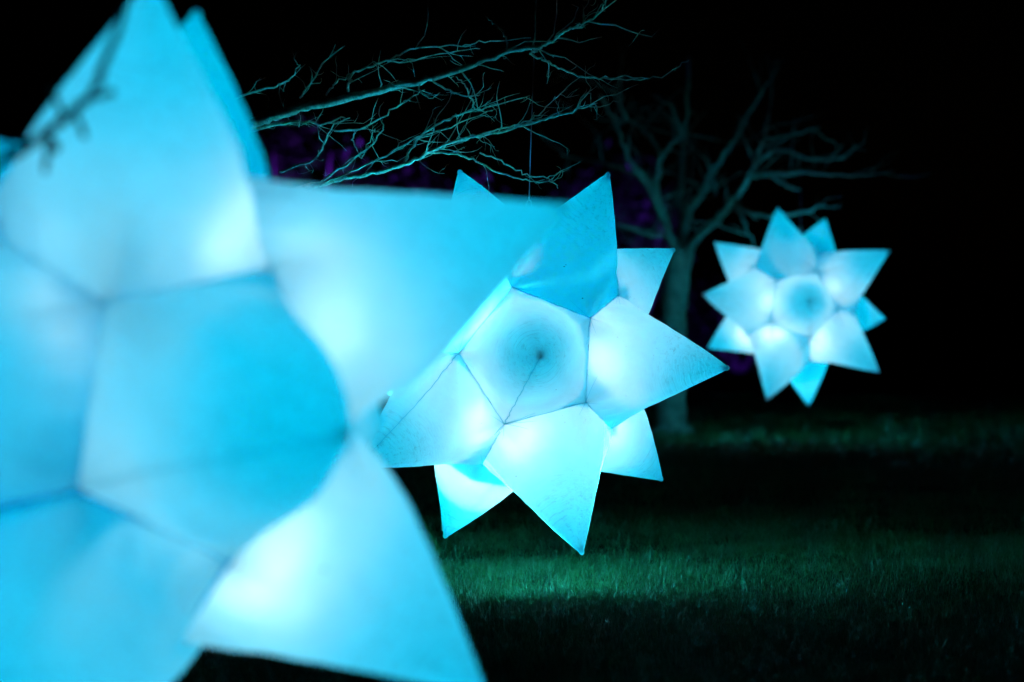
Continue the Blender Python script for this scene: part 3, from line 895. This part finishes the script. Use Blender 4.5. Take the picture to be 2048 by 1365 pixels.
mb = MB()
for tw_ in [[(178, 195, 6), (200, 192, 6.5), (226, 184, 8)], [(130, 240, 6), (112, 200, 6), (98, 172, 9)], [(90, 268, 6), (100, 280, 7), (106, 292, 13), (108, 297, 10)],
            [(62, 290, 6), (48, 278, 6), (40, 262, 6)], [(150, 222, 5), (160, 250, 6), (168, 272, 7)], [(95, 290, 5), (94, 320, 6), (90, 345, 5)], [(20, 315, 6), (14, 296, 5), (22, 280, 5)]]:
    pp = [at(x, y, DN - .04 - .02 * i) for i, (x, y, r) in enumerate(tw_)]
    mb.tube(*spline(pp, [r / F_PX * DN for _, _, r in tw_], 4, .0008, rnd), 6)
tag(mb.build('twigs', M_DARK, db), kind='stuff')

# ------------------------------------------------------------------ far shrubs, floodlit purple
def shrub(x, y, w, h, n, seed, label, leaf=.05):
    r = np.random.default_rng(seed)
    z0 = float(gz(x, y)) - .05
    root = empty('evergreen_shrub', (x, y, z0))
    tag(root, label, 'shrub', 'floodlit shrubs beyond the lawn')
    mb = MB()
    rr = random.Random(seed)
    ends = []
    for i in range(7):
        a = rr.uniform(0, 6.28)
        e_ = Vector((x + math.cos(a) * w * .33, y + math.sin(a) * w * .3, z0 + h * rr.uniform(.5, .85)))
        m_ = Vector((x + math.cos(a) * w * .15, y + math.sin(a) * w * .14, z0 + h * .3))
        mb.tube(*spline([Vector((x, y, z0)), m_, e_], [.06, .035, .012], 4, .01, rr), 6)
        ends.append(e_)
    mb.build('stem', M_BARK_F, root)
    # leaf clumps over an uneven crown
    cl = []
    for i in range(46):
        d = r.normal(size=3); d /= np.linalg.norm(d)
        rad = r.uniform(.35, 1.0) ** .6
        cl.append((np.array([x, y, z0 + h * .52]) + d * rad * np.array([w * .46, w * .42, h * .44]), r.uniform(.16, .36)))
    ci = r.integers(0, len(cl), n)
    C = np.array([cl[i][0] for i in ci]); S_ = np.array([cl[i][1] for i in ci])
    P = C + r.normal(size=(n, 3)) * S_[:, None] * .6
    P[:, 2] = np.maximum(P[:, 2], z0 + .05)
    u = r.normal(size=(n, 3)); u /= np.linalg.norm(u, axis=1)[:, None]
    v = np.cross(u, r.normal(size=(n, 3))); v /= np.linalg.norm(v, axis=1)[:, None]
    s = leaf * r.uniform(.6, 1.4, n)[:, None]
    V = np.stack([P - u * s, P + v * s * .45, P + u * s, P - v * s * .45], 1).reshape(-1, 3)
    Fc = [(4 * i, 4 * i + 1, 4 * i + 2, 4 * i + 3) for i in range(n)]
    mesh_obj('foliage', V, Fc, M_LEAF, root, smooth=False)


def flood(x, y, aim, power, col, size, label):
    z0 = float(gz(x, y))
    root = empty('floodlight', (x, y, z0))
    tag(root, label, 'floodlight')
    d = (Vector(aim) - Vector((x, y, z0 + .14))).normalized()
    c = Vector((x, y, z0 + .14))
    mb = MB(); mb.tube([c - d * .1, c - d * .08, c + d * .0, c + d * .02], [.05, .08, .10, .10], 16); mb.build('housing', M_HOUSE, root)
    mb = MB(); mb.tube([c + d * .021, c + d * .028], [.088, .088], 16); mb.build('lens', M_BULB, root)
    mb = MB(); mb.tube([Vector((x, y, z0 - .03)), c - d * .06 + Vector((0, 0, -.03))], [.012, .012], 6); mb.build('stake', M_STEEL, root)
    ld = bpy.data.lights.new('flood_lamp', 'SPOT')
    ld.energy = power; ld.color = col; ld.spot_size = math.radians(size); ld.spot_blend = .6; ld.shadow_soft_size = .05
    lo = bpy.data.objects.new('flood_lamp', ld)
    lo.rotation_euler = d.to_track_quat('-Z', 'Y').to_euler()
    lo.location = c + d * .05 - root.location
    link(lo, root)


DS = 50.0
def gx(px, d): return (px - 1024) / F_PX * d
shrub(gx(600, DS), DS, 2.6, 3.6, 3600, 31, 'rounded shrub glowing purple behind the twiggy limbs', .06)
shrub(gx(880, 53), 53, 2.6, 3.2, 3000, 32, 'dim purple shrub seen behind the hanging cable', .06)
shrub(gx(1240, 55), 55, 2.4, 3.2, 3000, 33, 'dark violet shrub behind the forked tree', .06)
shrub(gx(1480, 58), 58, 2.4, 1.5, 1800, 34, 'low dark blue shrub behind the distant star', .06)
flood(gx(640, 46), 46.0, (gx(640, DS), DS, 2.6), 1200, (.19, .02, .85), 60, 'small ground floodlight throwing purple light on the rounded shrub')
flood(gx(980, 49), 49.0, (gx(1000, 53), 53, 2.0), 1000, (.14, .02, .8), 85, 'small ground floodlight throwing violet light on the dim shrubs')
flood(gx(1300, 50), 50.0, (gx(1260, 55), 55, 2.2), 260, (.12, .02, .8), 60, 'small ground floodlight throwing violet light behind the forked tree')
